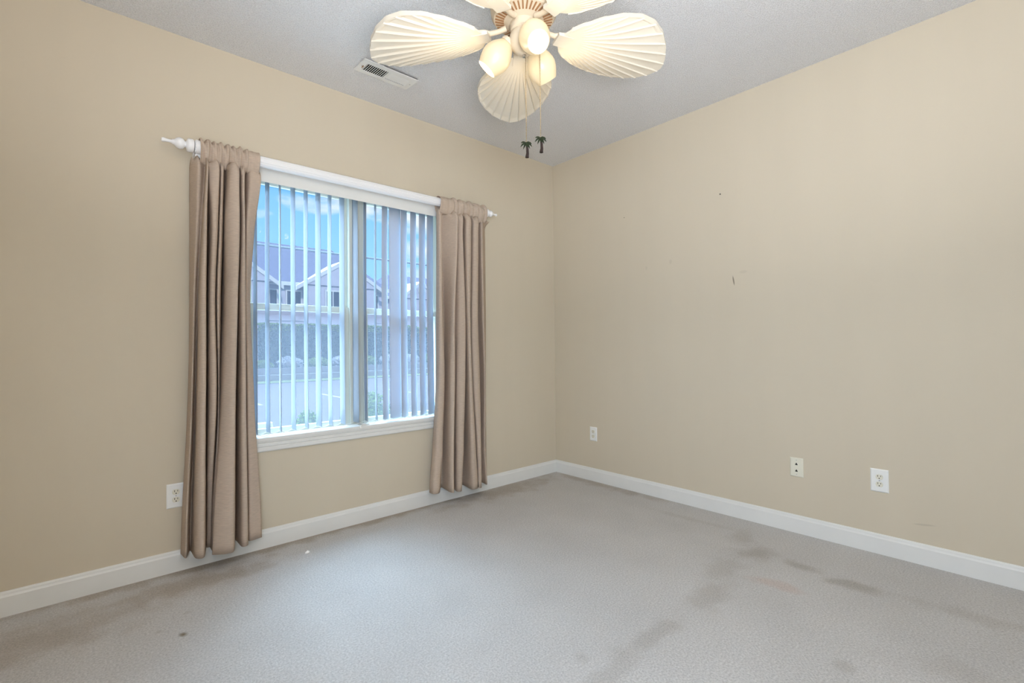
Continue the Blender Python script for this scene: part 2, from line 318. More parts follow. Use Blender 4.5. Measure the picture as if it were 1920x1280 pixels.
bm = NB(); extrude_profile(bm, [(Y0 - q[0], q[1]) for q in BP], X0, -0.0141, 'x'); struct('baseboard_back', bm, M['trim'])
bm = NB(); extrude_profile(bm, [(X0 - q[0], q[1]) for q in BP], Y0 + 0.0141, -0.0141, 'y'); struct('baseboard_side', bm, M['trim'])

# window casing with ridged profile, stool
CP = [(0, 0.0), (-0.008, 0.0), (-0.012, 0.006), (-0.012, 0.022), (-0.009, 0.026), (-0.013, 0.031), (-0.013, 0.044), (-0.010, 0.048), (-0.016, 0.053), (-0.018, 0.066), (-0.014, 0.070), (0, 0.070)]
bm = NB(); extrude_profile(bm, [(q[0], 0.540 + q[1]) for q in CP], OX0 - 0.07, OX1 + 0.07, 'x')
extrude_profile(bm, [(q[0], OZ1 + 0.055 - q[1]*0.785) for q in CP], OX0 - 0.07, OX1 + 0.07, 'x')
for (xa, sg) in ((OX0 - 0.07, 1), (OX1 + 0.07, -1)):
    A = [bm.verts.new((xa + sg*q[1], q[0], 0.61)) for q in CP]; B = [bm.verts.new((xa + sg*q[1], q[0], OZ1)) for q in CP]
    for k in range(len(CP)): bm.faces.new((A[k], A[(k+1) % len(CP)], B[(k+1) % len(CP)], B[k]))
struct('trim_1', bm, M['trim'])
win = thing('window_1', ((OX0+OX1)/2, 0.08, OZ0), 'white twin single-hung window behind vertical blinds', 'window', kind='structure')
bm = NB(); box(bm, OX0, OX1, -0.019, 0.10, 0.600, 0.620); struct('window_sill', bm, M['trim'], win, bevel=0.003)
bm = NB(); box(bm, OX0, OX0+0.012, 0.0, 0.095, 0.62, OZ1); box(bm, OX1-0.012, OX1, 0.0, 0.095, 0.62, OZ1); box(bm, OX0+0.012, OX1-0.012, 0.0, 0.095, OZ1-0.012, OZ1)
struct('reveal', bm, M['trim'], win)
XM = -1.811; ZM0, ZM1 = 1.350, 1.388
for (a, b_) in ((OX0, XM), (XM, OX1)):
    z0, z1 = 0.60, OZ1
    bm = NB(); fw = 0.046
    for (p, q, r_, s_) in ((a, a+fw, z0, z1), (b_-fw, b_, z0, z1), (a+fw, b_-fw, z0, z0+0.022), (a+fw, b_-fw, z1-0.028, z1)): box(bm, p, q, 0.096, TH, r_, s_)
    for xx in (a+fw, b_-fw): box(bm, xx-0.004, xx+0.004, 0.090, 0.096, 0.622, z1)      # jamb stop
    struct('frame', bm, M['vinyl'], win, bevel=0.002)
    la, lb = a+fw, b_-fw
    bm = NB()                                                      # fixed upper sash
    for (p, q, r_, s_) in ((la, la+0.034, ZM0, z1-0.028), (lb-0.034, lb, ZM0, z1-0.028), (la+0.034, lb-0.034, ZM0, ZM1), (la+0.034, lb-0.034, z1-0.050, z1-0.028)): box(bm, p, q, 0.134, 0.158, r_, s_)
    up_ = struct('upper_sash', bm, M['vinyl'], win, bevel=0.002)
    bm = NB(); box(bm, la+0.03, lb-0.03, 0.144, 0.147, ZM0+0.03, z1-0.045); struct('glass_pane', bm, M['glass_upper'], up_)
    bm = NB()                                                      # sliding lower sash
    for (p, q, r_, s_) in ((la, la+0.037, 0.622, ZM1), (lb-0.037, lb, 0.622, ZM1), (la+0.037, lb-0.037, ZM0, ZM1), (la+0.037, lb-0.037, 0.622, 0.652)): box(bm, p, q, 0.104, 0.132, r_, s_)
    lo_ = struct('lower_sash', bm, M['vinyl'], win, bevel=0.002)
    bm = NB(); box(bm, la+0.033, lb-0.033, 0.116, 0.119, 0.648, ZM0+0.004); struct('glass_pane', bm, M['glass_lower'], lo_)
    bm = NB(); box(bm, (la+lb)/2-0.03, (la+lb)/2+0.03, 0.094, 0.106, ZM1-0.012, ZM1+0.006); struct('sash_lock', bm, M['plastic'], lo_, bevel=0.002)

# ---------------------------------------------------------------- vertical blind
vb = thing('vertical_blind', (XM, 0.045, 0.63), 'white vertical blind with narrow vinyl vanes hanging in the window', 'blind')
bm = NB(); box(bm, OX0+0.014, OX1-0.014, -0.030, -0.026, 2.062, 2.150); box(bm, OX0+0.014, OX1-0.014, -0.0258, 0.02, 2.146, 2.150)
box(bm, OX0+0.014, OX0+0.018, -0.0258, 0.0, 2.062, 2.146); box(bm, OX1-0.018, OX1-0.014, -0.0258, 0.0, 2.062, 2.146)
obj('valance', bm, M['trim'], vb, bevel=0.001)
bm = NB(); box(bm, OX0+0.02, OX1-0.02, 0.022, 0.068, 2.112, 2.136); obj('head_rail', bm, M['plastic'], vb, bevel=0.002)
SL = [(-2.43, 13.7, 12), (-2.363, 14.9, 14.5), (-2.297, 16.0, 4.5), (-2.222, 17.3, 17.1), (-2.148, 18.6, 15.4), (-2.075, 19.9, 20.2), (-2.001, 21.1, 14.3), (-1.924, 22.4, 20.6), (-1.835, 24.0, 24),
      (-1.767, 24.9, 11.0), (-1.696, 26.0, 6.8), (-1.625, 27.1, 25.8), (-1.554, 28.1, 62.5), (-1.48, 29.2, 29.6), (-1.406, 30.3, 27.4), (-1.333, 31.3, 30.8), (-1.266, 32.2, 31.3)]
tops = []
for i, (sx, view, rot_) in enumerate(SL):
    ph = R(view - rot_ if i < 11 else view + rot_); du = Vector((math.sin(ph), math.cos(ph), 0)); nv = Vector((du.y, -du.x, 0))
    bm = NB(); rows_ = 15; cols = 9; zt, zb = 2.106, 0.634 + 0.004*random.random(); tw = R(random.uniform(-2.0, 2.0)); ox, bowx = random.uniform(-.001, .001), random.uniform(0.0, 0.006)
    gr = []
    for r_ in range(rows_):
        f = r_/(rows_-1); z = zt + (zb-zt)*f; a = tw*f
        d2 = Vector((math.sin(ph+a), math.cos(ph+a), 0)); n2 = Vector((d2.y, -d2.x, 0)); row = []
        for c_ in range(cols):
            s_ = (c_/(cols-1) - 0.5); cv = 0.007*(1 - 4*s_*s_)
            p3 = Vector((sx + ox - bowx*math.sin(math.pi*f), 0.045, z)) + d2*(s_*0.086) + n2*(cv - 0.003)
            row.append(bm.verts.new(p3))
        gr.append(row)
    for r_ in range(rows_-1):
        for c_ in range(cols-1): bm.faces.new((gr[r_][c_], gr[r_][c_+1], gr[r_+1][c_+1], gr[r_+1][c_]))
    o = obj('vane', bm, M['slat'], vb, smooth=True, angle=180)
    md = o.modifiers.new('thick', 'SOLIDIFY'); md.thickness = 0.0012; md.offset = 0
    bm = NB(); box(bm, sx-0.006, sx+0.006, 0.040, 0.050, 2.098, 2.118); obj('vane_clip', bm, M['plastic'], vb, bevel=0.001)
    tops.append((sx, du))
for sgn in (-1, 1):
    bm = NB()
    for (xa, da), (xb, db) in zip(tops, tops[1:]):
        pa = Vector((xa, 0.045, 0.640)) + da*0.040*sgn; pb = Vector((xb, 0.045, 0.640)) + db*0.040*sgn
        pts = []
        for k in range(7):
            f = k/6; p3 = pa.lerp(pb, f); p3.z -= 0.014*4*f*(1-f); pts.append(p3)
        tube(bm, pts, 0.0018, 6)
    obj('bottom_chain', bm, M['plastic'], vb, smooth=True)

# ---------------------------------------------------------------- curtain rod
RY, RZ, RR = -0.090, 2.150, 0.029; RX0, RX1 = -2.742, -0.862
rod = thing('curtain_rod', ((RX0+RX1)/2, RY, RZ), 'thick white fluted curtain rod with turned finials above the window', 'curtain rod')
bm = NB(); lathe(bm, [(0.0, 0), (RR, 0), (RR, RX1-RX0), (0, RX1-RX0)], (RX0, RY, RZ), (1, 0, 0), 96, flute=lambda a: 0.085*(abs(math.sin(a*6))**0.6 - 0.7))
obj('rod', bm, M['rod'], rod, smooth=True, angle=40)
FIN = [(0, 0), (0.030, 0), (0.033, 0.004), (0.033, 0.022), (0.030, 0.027), (0.020, 0.030), (0.014, 0.034), (0.015, 0.038), (0.024, 0.044), (0.0275, 0.054), (0.0275, 0.062), (0.023, 0.072), (0.014, 0.080), (0.0125, 0.084), (0.0125, 0.088), (0.0085, 0.092), (0.0075, 0.104), (0.0085, 0.116), (0.011, 0.124), (0.009, 0.132), (0, 0.134)]
bm = NB(); lathe(bm, FIN, (RX0-0.004, RY, RZ), (-1, 0, 0.0), 32); obj('finial', bm, M['rod'], rod, smooth=True, angle=50)
bm = NB(); lathe(bm, [(r_*0.92, h_*0.86) for r_, h_ in FIN], (RX1+0.004, RY, RZ), (1, 0, 0.0), 32); obj('finial', bm, M['rod'], rod, smooth=True, angle=50)
for xa in (RX0+0.004, RX1-0.030):
    bm = NB(); box(bm, xa, xa+0.022, -0.012, 0.0, RZ-0.085, RZ+0.015); box(bm, xa, xa+0.022, -0.085, -0.012, RZ-0.052, RZ-0.028)
    lathe(bm, [(RR+0.001, 0), (RR+0.006, 0), (RR+0.006, 0.022), (RR+0.001, 0.022)], (xa, RY, RZ), (1, 0, 0), 32)
    obj('bracket', bm, M['rod'], rod, smooth=True, angle=35)

# ---------------------------------------------------------------- curtains
LEFT_Z = [2.049, 1.764, 1.408, 0.858, 0.179]
LEFT_P = [
  [(-2.7512,0.03),(-2.7269,0.1),(-2.6959,0.08),(-2.6989,0.12),(-2.694,0.125),(-2.6847,0.09),(-2.6845,0.11),(-2.6436,0.12),(-2.6303,0.08),(-2.6322,0.11),(-2.6225,0.11),(-2.6007,0.06),(-2.5997,0.13),(-2.5624,0.14),(-2.5416,0.09),(-2.5406,0.12),(-2.5279,0.12),(-2.5041,0.06),(-2.4925,0.1),(-2.4398,0.1)],
  [(-2.7541,0.03),(-2.7367,0.1),(-2.7134,0.09),(-2.7139,0.13),(-2.7024,0.13),(-2.6776,0.05),(-2.6752,0.12),(-2.6516,0.12),(-2.6366,0.07),(-2.6409,0.12),(-2.6258,0.11),(-2.6071,0.05),(-2.6151,0.13),(-2.5654,0.15),(-2.5383,0.07),(-2.539,0.12),(-2.5264,0.12),(-2.5078,0.06),(-2.5042,0.09),(-2.4602,0.07)],
  [(-2.7549,0.03),(-2.7489,0.1),(-2.7288,0.08),(-2.7284,0.13),(-2.7056,0.13),(-2.6816,0.04),(-2.6855,0.12),(-2.6644,0.12),(-2.6496,0.07),(-2.6526,0.12),(-2.6365,0.11),(-2.6131,0.05),(-2.6162,0.13),(-2.574,0.15),(-2.545,0.06),(-2.5478,0.12),(-2.5251,0.12),(-2.5029,0.05),(-2.5058,0.08),(-2.4777,0.06)],
  [(-2.763,0.03),(-2.7591,0.1),(-2.7363,0.06),(-2.7373,0.12),(-2.7093,0.13),(-2.683,0.04),(-2.6852,0.11),(-2.6612,0.12),(-2.6386,0.06),(-2.6416,0.09),(-2.6368,0.09),(-2.6313,0.08),(-2.6303,0.12),(-2.5835,0.14),(-2.5478,0.04),(-2.5472,0.12),(-2.5245,0.12),(-2.5023,0.05),(-2.5001,0.08),(-2.4637,0.07)],
  [(-2.7918,0.05),(-2.7828,0.1),(-2.7522,0.04),(-2.7478,0.12),(-2.7178,0.13),(-2.6865,0.05),(-2.6834,0.06),(-2.6692,0.06),(-2.6657,0.06),(-2.6655,0.08),(-2.6602,0.09),(-2.6666,0.1),(-2.6678,0.12),(-2.593,0.14),(-2.5501,0.04),(-2.547,0.12),(-2.5194,0.12),(-2.4981,0.06),(-2.4972,0.09),(-2.4372,0.08)],
]
RIGHT_Z = [1.943, 1.317, 0.926, 0.345, 0.135]
RIGHT_P = [
  [(-1.2894,0.08),(-1.2913,0.1),(-1.2689,0.1),(-1.2355,0.07),(-1.1937,0.11),(-1.1706,0.13),(-1.133,0.09),(-1.1377,0.11),(-1.1117,0.12),(-1.0635,0.07),(-1.0951,0.13),(-1.0516,0.13),(-1.007,0.09),(-1.0147,0.12),(-0.9699,0.12),(-0.9005,0.06),(-0.9085,0.1),(-0.8057,0.03)],
  [(-1.2866,0.07),(-1.2927,0.1),(-1.2659,0.1),(-1.2007,0.05),(-1.216,0.12),(-1.2,0.13),(-1.1467,0.08),(-1.1396,0.11),(-1.0945,0.12),(-1.0461,0.06),(-1.0899,0.13),(-1.0634,0.13),(-1.0165,0.08),(-1.0316,0.12),(-0.9822,0.12),(-0.8873,0.05),(-0.9007,0.1),(-0.8056,0.03)],
  [(-1.2902,0.07),(-1.2964,0.1),(-1.2562,0.1),(-1.2,0.05),(-1.229,0.12),(-1.204,0.13),(-1.139,0.07),(-1.1553,0.11),(-1.1011,0.12),(-1.0357,0.05),(-1.0821,0.13),(-1.0532,0.13),(-1.0061,0.08),(-1.0262,0.12),(-0.9717,0.12),(-0.8739,0.04),(-0.89,0.1),(-0.8106,0.03)],
  [(-1.3265,0.07),(-1.3281,0.1),(-1.2797,0.1),(-1.2195,0.05),(-1.2415,0.12),(-1.2189,0.13),(-1.1405,0.06),(-1.1683,0.11),(-1.124,0.12),(-1.0374,0.04),(-1.0693,0.13),(-1.0256,0.13),(-0.973,0.08),(-0.9959,0.12),(-0.961,0.12),(-0.8759,0.04),(-0.8841,0.09),(-0.8127,0.03)],
  [(-1.3608,0.08),(-1.3624,0.11),(-1.3147,0.11),(-1.2308,0.05),(-1.2436,0.12),(-1.221,0.13),(-1.1498,0.06),(-1.1729,0.11),(-1.1403,0.12),(-1.0447,0.04),(-1.0644,0.13),(-1.0134,0.13),(-0.9655,0.08),(-0.991,0.12),(-0.9611,0.12),(-0.8681,0.04),(-0.8712,0.09),(-0.8101,0.03)],
]

def catmull(p0, p1, p2, p3, t_, k=0.42):
    m1 = (p2 - p0)*k; m2 = (p3 - p1)*k; t2 = t_*t_; t3 = t2*t_
    return (2*t3-3*t2+1)*p1 + (t3-2*t2+t_)*m1 + (-2*t3+3*t2)*p2 + (t3-t2)*m2
def curtain(name, label, Z, P, ztop, zbot, xs0, xs1, seed):
    """cloth panel: plan paths P at heights Z, hung from a gathered pocket running from xs0 to xs1 along the rod"""
    th = thing(name, ((xs0+xs1)/2, RY, zbot(0.5)), label, 'curtain', 'curtains framing the window')
    n = len(P[0]); SUB = 6
    lev = [[Vector((q[0], -max(0.017, 0.088 + (q[1]-0.088)*1.8))) for q in row] for row in P]
    def plan(z):     # plan path at height z, smooth in z
        zs = Z
        if z >= zs[0]: return lev[0]
        if z <= zs[-1]:
            f = (zs[-1]-z)/(zs[-2]-zs[-1]); return [a + (a-b_)*f*0.8 for a, b_ in zip(lev[-1], lev[-2])]
        j = max(i for i in range(len(zs)) if zs[i] >= z); j = min(j, len(zs)-2); f = (zs[j]-z)/(zs[j]-zs[j+1])
        g = lambda i: lev[max(0, min(len(lev)-1, i))]
        return [catmull(a, b_, c_, d_, f, 0.4) for a, b_, c_, d_ in zip(g(j-1), g(j), g(j+1), g(j+2))]
    rows_ = 56; bm = NB(); gr = []; uv_h = []
    for r_ in range(rows_):
        f = (r_/(rows_-1))**1.15
        base = plan(ztop + (0.08-ztop)*f)
        if r_ < 5:      # the folds start from under the pocket and swell out into rounded tops
            k = (0.12, 0.80, 1.06, 1.08, 1.03)[r_]
            base = [Vector((q.x, -0.085 + (q.y+0.085)*k - 0.012*(1-k)*0)) for q in base]
        pts = []
        for i in range(n-1):
            a, b_, c_, d_ = base[max(i-1, 0)], base[i], base[i+1], base[min(i+2, n-1)]
            for s_ in range(SUB): pts.append(catmull(a, b_, c_, d_, s_/SUB))
        pts.append(base[-1]); row = []
        for i, q in enumerate(pts):
            s_ = i/(len(pts)-1); z = ztop + (zbot(s_)-ztop)*f
            if r_ < 4: z += 0.010*math.sin(i*0.9+seed)*(1-f)
            wr = 0.0025*noise.noise(Vector((i*0.09+seed, z*2.2, 0)))
            row.append(bm.verts.new((q.x + wr, min(q.y + wr, -0.016), z)))
        gr.append(row)
    for a, b_ in zip(gr, gr[1:]):
        for k in range(len(a)-1): bm.faces.new((a[k], a[k+1], b_[k+1], b_[k]))
    o = obj('panel', bm, M['cloth'], th, smooth=True, angle=180)
    md = o.modifiers.new('thick', 'SOLIDIFY'); md.thickness = 0.0022; md.offset = 0
    # hem stitched along the foot
    bm = NB(); last = gr[-1] if False else None
    # gathered rod pocket
    rnd = random.Random(seed); cols = 110; ring = 26; gr2 = []
    ph = [rnd.uniform(0, 6.28) for _ in range(6)]
    for c_ in range(cols):
        f = c_/(cols-1); x = xs0 + (xs1-xs0)*f; row = []
        flat = 1.0 if (xs1 < -2 and f > 0.80) or (xs1 > -2 and f < 0.26) else 0.0
        for k in range(ring):
            a = 2*math.pi*k/ring; ca, sa = math.cos(a), math.sin(a)      # ca forward (-y), sa up
            pl = (math.sin(f*58+ph[0]+1.2*math.sin(a+ph[1])) * 0.5 + math.sin(f*97+ph[2]+2*a)*0.35 + math.sin(f*37+ph[3]-a)*0.3)*(1-0.9*flat)
            rr = 0.0405 + 0.0085*(abs(pl)**0.8*(1 if pl > 0 else -1))
            low = max(0, -sa)
            y = RY - ca*(rr + 0.004*max(0, ca)) ; z = RZ + sa*rr - low**2*0.040 + 0.0035*pl*(1 if sa > 0.6 else 0)
            row.append(bm.verts.new((x + 0.004*pl*low, y, z)))
        gr2.append(row)
    for a, b_ in zip(gr2, gr2[1:]):
        for k in range(ring): bm.faces.new((a[k], a[(k+1) % ring], b_[(k+1) % ring], b_[k]))
    o = obj('rod_pocket', bm, M['cloth'], th, smooth=True, angle=180)
    md = o.modifiers.new('thick', 'SOLIDIFY'); md.thickness = 0.002; md.offset = 0
    return th
curtain('curtain', 'taupe linen curtain hanging beside the white outlet on the window wall', LEFT_Z, LEFT_P, 2.098, lambda s_: 0.088 + 0.004*math.sin(s_*9), -2.722, -2.448, 3)
curtain('curtain', 'taupe linen curtain hanging between the window and the room corner', RIGHT_Z, RIGHT_P, 2.098, lambda s_: 0.112 - 0.042*s_ + 0.004*math.sin(s_*11), -1.290, -0.872, 8)

# ---------------------------------------------------------------- ceiling fan
FX, FY, FZ = -1.888, -1.625, 2.345            # axis and blade height
fan = thing('ceiling_fan', (FX, FY, H), 'white ceiling fan with five pleated leaf-shaped blades and lit glass shades', 'ceiling fan')
bm = NB(); lathe(bm, [(0, 0), (0.072, 0), (0.072, -0.012), (0.058, -0.040), (0.030, -0.058), (0, -0.058)], (FX, FY, H-0.001), (0, 0, 1), 40); obj('canopy', bm, M['fan_motor'], fan, smooth=True)
bm = NB(); lathe(bm, [(0, 0), (0.0125, 0), (0.0125, -0.14), (0, -0.14)], (FX, FY, H-0.05), (0, 0, 1), 20); obj('downrod', bm, M['fan_motor'], fan, smooth=True)
bm = NB(); lathe(bm, [(0, 0.190), (0.035, 0.190), (0.060, 0.182), (0.105, 0.160), (0.127, 0.125), (0.130, 0.085), (0.126, 0.055), (0.116, 0.040), (0.070, 0.030), (0.060, 0.024), (0, 0.024)], (FX, FY, FZ), (0, 0, 1), 64)
motor = obj('motor_housing', bm, M['fan_motor'], fan, smooth=True)
bm = NB()
for k in range(40):
    a = 2*math.pi*k/40; m4 = Matrix.Translation((FX, FY, FZ)) @ Matrix.Rotation(a, 4, 'Z')
    dz = 0.0347; sl = Matrix.Translation((0.094, 0, dz)) @ Matrix.Rotation(R(-12.3), 4, 'Y')
    box(bm, -0.017, 0.017, -0.0028, 0.0028, -0.0024, 0.0024, M4=m4 @ sl)
obj('vent_slots', bm, M['vent_dark'], motor)
# blades
BR0, BR1 = 0.155, 0.665
def half_width(u):
    pts = [(0, 0.030), (0.06, 0.052), (0.15, 0.088), (0.28, 0.126), (0.42, 0.153), (0.56, 0.165), (0.68, 0.160), (0.79, 0.138), (0.88, 0.103), (0.945, 0.063), (0.985, 0.026), (1.0, 0.0)]
    for (a, wa), (b_, wb) in zip(pts, pts[1:]):
        if u <= b_: f = (u-a)/(b_-a); f = f*f*(3-2*f)*0.35 + f*0.65; return (wa + (wb-wa)*f)*1.08
    return 0
LB = BR1 - BR0
def outline_r(th):      # distance from the root point, along angle th, to the leaf outline
    lo, hi_ = 0.0, LB*1.05
    for _ in range(40):
        m_ = (lo+hi_)/2; u = m_*math.cos(th)/LB
        if u < 1 and abs(m_*math.sin(th)) < half_width(max(u, 0)): lo = m_
        else: hi_ = m_
    return lo
def blade_mesh():
    bm = NB(); TMAX = R(58); NPL = 21; PER = 6; nr = 30
    prof = (0.0, 0.0, 0.0, 0.2, 1.0, 0.2)      # one pleat: flat web then a raised rib
    offs = (0.0, 0.28, 0.56, 0.80, 0.87, 0.94)
    rays = []
    for p_ in range(NPL):
        for o_, h_ in zip(offs, prof): rays.append((-TMAX + 2*TMAX*(p_+o_)/NPL, h_))
    rays.append((TMAX, 0.0))
    lowr, topr = [], []
    x0 = BR0 - 0.012
    for th, h_ in rays:
        rmax = outline_r(th); lw, tp = [], []
        for j in range(nr):
            f = j/(nr-1); f = f**0.8; r_ = 0.004 + (rmax-0.004)*f
            rib = h_*0.0075*min(1, max(0, (r_-0.10)/0.13))
            rim = 0.004 if f > 0.972 else 0.0
            cup = 0.034*(r_*math.sin(th)/0.16)**2
            lw.append(bm.verts.new((x0 + r_*math.cos(th), r_*math.sin(th), -0.004 - max(rib, rim) + cup)))
            tp.append(bm.verts.new((x0 + r_*math.cos(th), r_*math.sin(th), 0.004 + rim + cup)))
        lowr.append(lw); topr.append(tp)
    for A, fl in ((lowr, 1), (topr, 0)):
        for a, b_ in zip(A, A[1:]):
            for j in range(nr-1): bm.faces.new((a[j], a[j+1], b_[j+1], b_[j]) if fl else (a[j], b_[j], b_[j+1], a[j+1]))
    for a, b_, c_, d_ in zip(lowr, lowr[1:], topr, topr[1:]): bm.faces.new((a[-1], b_[-1], d_[-1], c_[-1]))
    for A, B_ in ((lowr[0], topr[0]), (lowr[-1], topr[-1])):
        for j in range(nr-1): bm.faces.new((A[j], A[j+1], B_[j+1], B_[j]))
    # root pad
    box(bm, BR0-0.016, BR0+0.05, -0.030, 0.030, -0.006, 0.007)
    return bm
def arm_mesh():
    bm = NB()
    tube(bm, [(0.070, 0, 0.020), (0.100, 0, 0.012), (0.135, 0, 0.010)], [0.012, 0.010, 0.010], 10)
    for s_ in (-1, 0, 1):
        tube(bm, [(0.128, 0, 0.0105), (0.155, 0.020*s_, 0.0105), (0.215, 0.034*s_, 0.0105)], [0.007, 0.006, 0.005], 8)
    box(bm, 0.180, 0.192, -0.030, 0.030, 0.0070, 0.0125)
    return bm
DROOP = [0.6, 4.2, 0.6, 0.6, 0.6]; PITCH = [-5, -5, -5, -5, -5]
blade0 = arm0 = None
for k in range(5):
    az = R(124.26 - 72*k)
    if k == 0:
        blade0 = obj('blade', blade_mesh(), M['fan_white'], fan, local=True, smooth=True, angle=24)
        arm0 = obj('blade_arm', arm_mesh(), M['fan_arm'], fan, local=True, smooth=True, angle=40); bl, ar = blade0, arm0
    else:
        bl, ar = blade0.copy(), arm0.copy()
        for q in (bl, ar): COL.objects.link(q); q.parent = fan
    mtx = Matrix.Translation((0, 0, FZ-H)) @ Matrix.Rotation(az, 4, 'Z') @ Matrix.Rotation(R(DROOP[k]), 4, 'Y')
    ar.matrix_basis = mtx; bl.matrix_basis = mtx @ Matrix.Rotation(R(PITCH[k]), 4, 'X')
# light kit
bm = NB(); lathe(bm, [(0, 0.024), (0.052, 0.024), (0.054, 0.012), (0.052, -0.004), (0.046, -0.010), (0.052, -0.016), (0.056, -0.030), (0.056, -0.052), (0.048, -0.072), (0.030, -0.088), (0.012, -0.096), (0, -0.097)], (FX, FY, FZ), (0, 0, 1), 48)
obj('light_kit_body', bm, M['fan_arm'], fan, smooth=True)
bm = NB(); lathe(bm, [(0, -0.108), (0.006, -0.106), (0.007, -0.100), (0.005, -0.094), (0, -0.094)], (FX, FY, FZ), (0, 0, 1), 14)
obj('bottom_nut', bm, M['metal'], fan, smooth=True)
tow = Vector((-0.689, -0.725, 0)); rt = Vector((0.746, -0.666, 0))
SH = [(0.0, 0.0), (0.024, 0.0), (0.029, 0.004), (0.036, 0.014), (0.048, 0.032), (0.0555, 0.052), (0.0575, 0.068), (0.055, 0.086), (0.048, 0.106), (0.0395, 0.124)]
for k, a in enumerate((20, 140, 260)):
    hd = (tow*math.cos(R(a)) + rt*math.sin(R(a))).normalized(); tilt = R(43)
    ax = (hd*math.sin(tilt) + Vector((0, 0, -1))*math.cos(tilt)).normalized()
    base = Vector((FX, FY, FZ-0.038)) + hd*0.058
    bm = NB(); tube(bm, [Vector((FX, FY, FZ-0.034)) + hd*0.045, base - ax*0.004, base + ax*0.010], [0.014, 0.016, 0.022], 16)
    lathe(bm, [(0.0, -0.006), (0.026, -0.004), (0.030, 0.004), (0.030, 0.012), (0.0, 0.012)], base, ax, 28)
    obj('shade_holder', bm, M['fan_arm'], fan, smooth=True)
    bm = NB(); b0 = base + ax*0.010
    lathe(bm, SH[1:] + [(r_-0.0035, h_) for r_, h_ in SH[:0:-1]], b0, ax, 48)
    sh = obj('lamp_shade', bm, M['shade'], fan, smooth=True, angle=60)
    bm = NB(); lathe(bm, [(0, 0.012), (0.013, 0.014), (0.014, 0.030), (0.024, 0.052), (0.027, 0.066), (0.023, 0.080), (0.012, 0.089), (0, 0.091)], b0, ax, 24)
    obj('bulb', bm, M['bulb'], sh, smooth=True, angle=180)
    lamp('fan_bulb_light', 'POINT', b0 + ax*0.150, 2.4, (1.0, 0.78, 0.50), shadow_soft_size=0.03)
# pull chains with palm-tree charms
def chain(x, y, ztop, zpalm, tilt):
    bm = NB(); z = ztop; n = int((ztop-zpalm)/0.0062)
    for k in range(n+1):
        bmesh.ops.create_uvsphere(bm, u_segments=7, v_segments=5, radius=0.0021, matrix=Matrix.Translation((x, y, ztop - k*0.0062)))
    tube(bm, [(x, y, ztop), (x, y, zpalm)], 0.0007, 5)
    ch = obj('pull_chain', bm, M['chain'], fan, smooth=True, angle=180)
    q = rt                      # the flat charm faces the camera side of the room
    def P3(u, v, d): return Vector((x, y, zpalm)) + q*u + Vector((0, 0, v)) + tow*d
    bm = NB()
    tube(bm, [P3(0.001, -0.004, 0), P3(0.0035, -0.022, 0), P3(0.004, -0.040, 0), P3(0.002, -0.052, 0), P3(0.002, -0.056, 0)], [0.0042, 0.0050, 0.0056, 0.0068, 0.0074], 12)
    obj('palm_trunk', bm, M['palm_brown'], ch, smooth=True, angle=50)
    bm = NB()
    for (tx, tz, arch, wd) in ((-.0215, .0035, .0045, .0036), (-.0225, -.0125, .0060, .0036), (-.0125, -.0215, .0050, .0034), (.0030, -.0170, .0020, .0036), (.0130, -.0200, .0050, .0034), (.0215, -.0125, .0060, .0035), (.0205, -.0020, .0055, .0034), (.0085, .0095, .0010, .0022)):
        pts = []; rr = []
        for k in range(8):
            f = k/7; pts.append(P3(tx*f, -0.004 + tz*f + arch*4*f*(1-f), 0.0030 + 0.0025*math.sin(f*3)))
            rr.append(max(0.0004, wd*math.sin(math.pi*(0.06+0.92*f))**0.8))
        b2 = NB(); tube(b2, pts, rr, 8)
        for v in b2.verts:      # flatten the leaflet
            d_ = (v.co - P3(0, 0, 0.0035)).dot(tow); v.co -= tow*d_*0.45
        me_ = bpy.data.meshes.new('tmp'); b2.to_mesh(me_); b2.free(); bm.from_mesh(me_); bpy.data.meshes.remove(me_)
    lathe(bm, [(0, 0.006), (0.004, 0.004), (0.004, -0.006), (0, -0.008)], P3(0, -0.002, 0.002), tow, 12)
    obj('palm_fronds', bm, M['palm_green'], ch, smooth=True, angle=60)
chain(-1.884, -1.629, FZ-0.10, 1.905, 0)
chain(-1.8425, -1.6656, FZ-0.045, 1.924, 0)
bm = NB(); tube(bm, [(-1.85, -1.659, FZ-0.042), (-1.8425, -1.6656, FZ-0.043), (-1.8425, -1.6656, FZ-0.05)], 0.004, 8); obj('chain_outlet', bm, M['chain'], fan, smooth=True)

# ---------------------------------------------------------------- ceiling air register
VX0, VX1, VY0, VY1 = -1.995, -1.655, -0.455, -0.303
vent = thing('air_vent', ((VX0+VX1)/2, (VY0+VY1)/2, H), 'white metal ceiling register with two louvre banks above the window', 'air vent')
TILTM = Matrix.Translation((0, VY1, H-0.001)) @ Matrix.Rotation(R(3.2), 4, 'X') @ Matrix.Translation((0, -VY1, -(H-0.001)))
def vobj(name, bm, m_, par, **k):
    bmesh.ops.transform(bm, matrix=TILTM, verts=bm.verts); return obj(name, bm, m_, par, **k)
fz0, fz1 = H-0.007, H-0.002
ix0, ix1, iy0, iy1, xm0, xm1 = VX0+0.034, VX1-0.034, VY0+0.036, VY1-0.030, -1.831, -1.816
bm = NB()
box(bm, VX0, VX1, VY0, iy0, fz0, fz1); box(bm, VX0, VX1, iy1, VY1, fz0, fz1); box(bm, VX0, ix0, iy0, iy1, fz0, fz1); box(bm, ix1, VX1, iy0, iy1, fz0, fz1); box(bm, xm0, xm1, iy0, iy1, fz0, fz1)
vobj('frame', bm, M['trim'], vent)
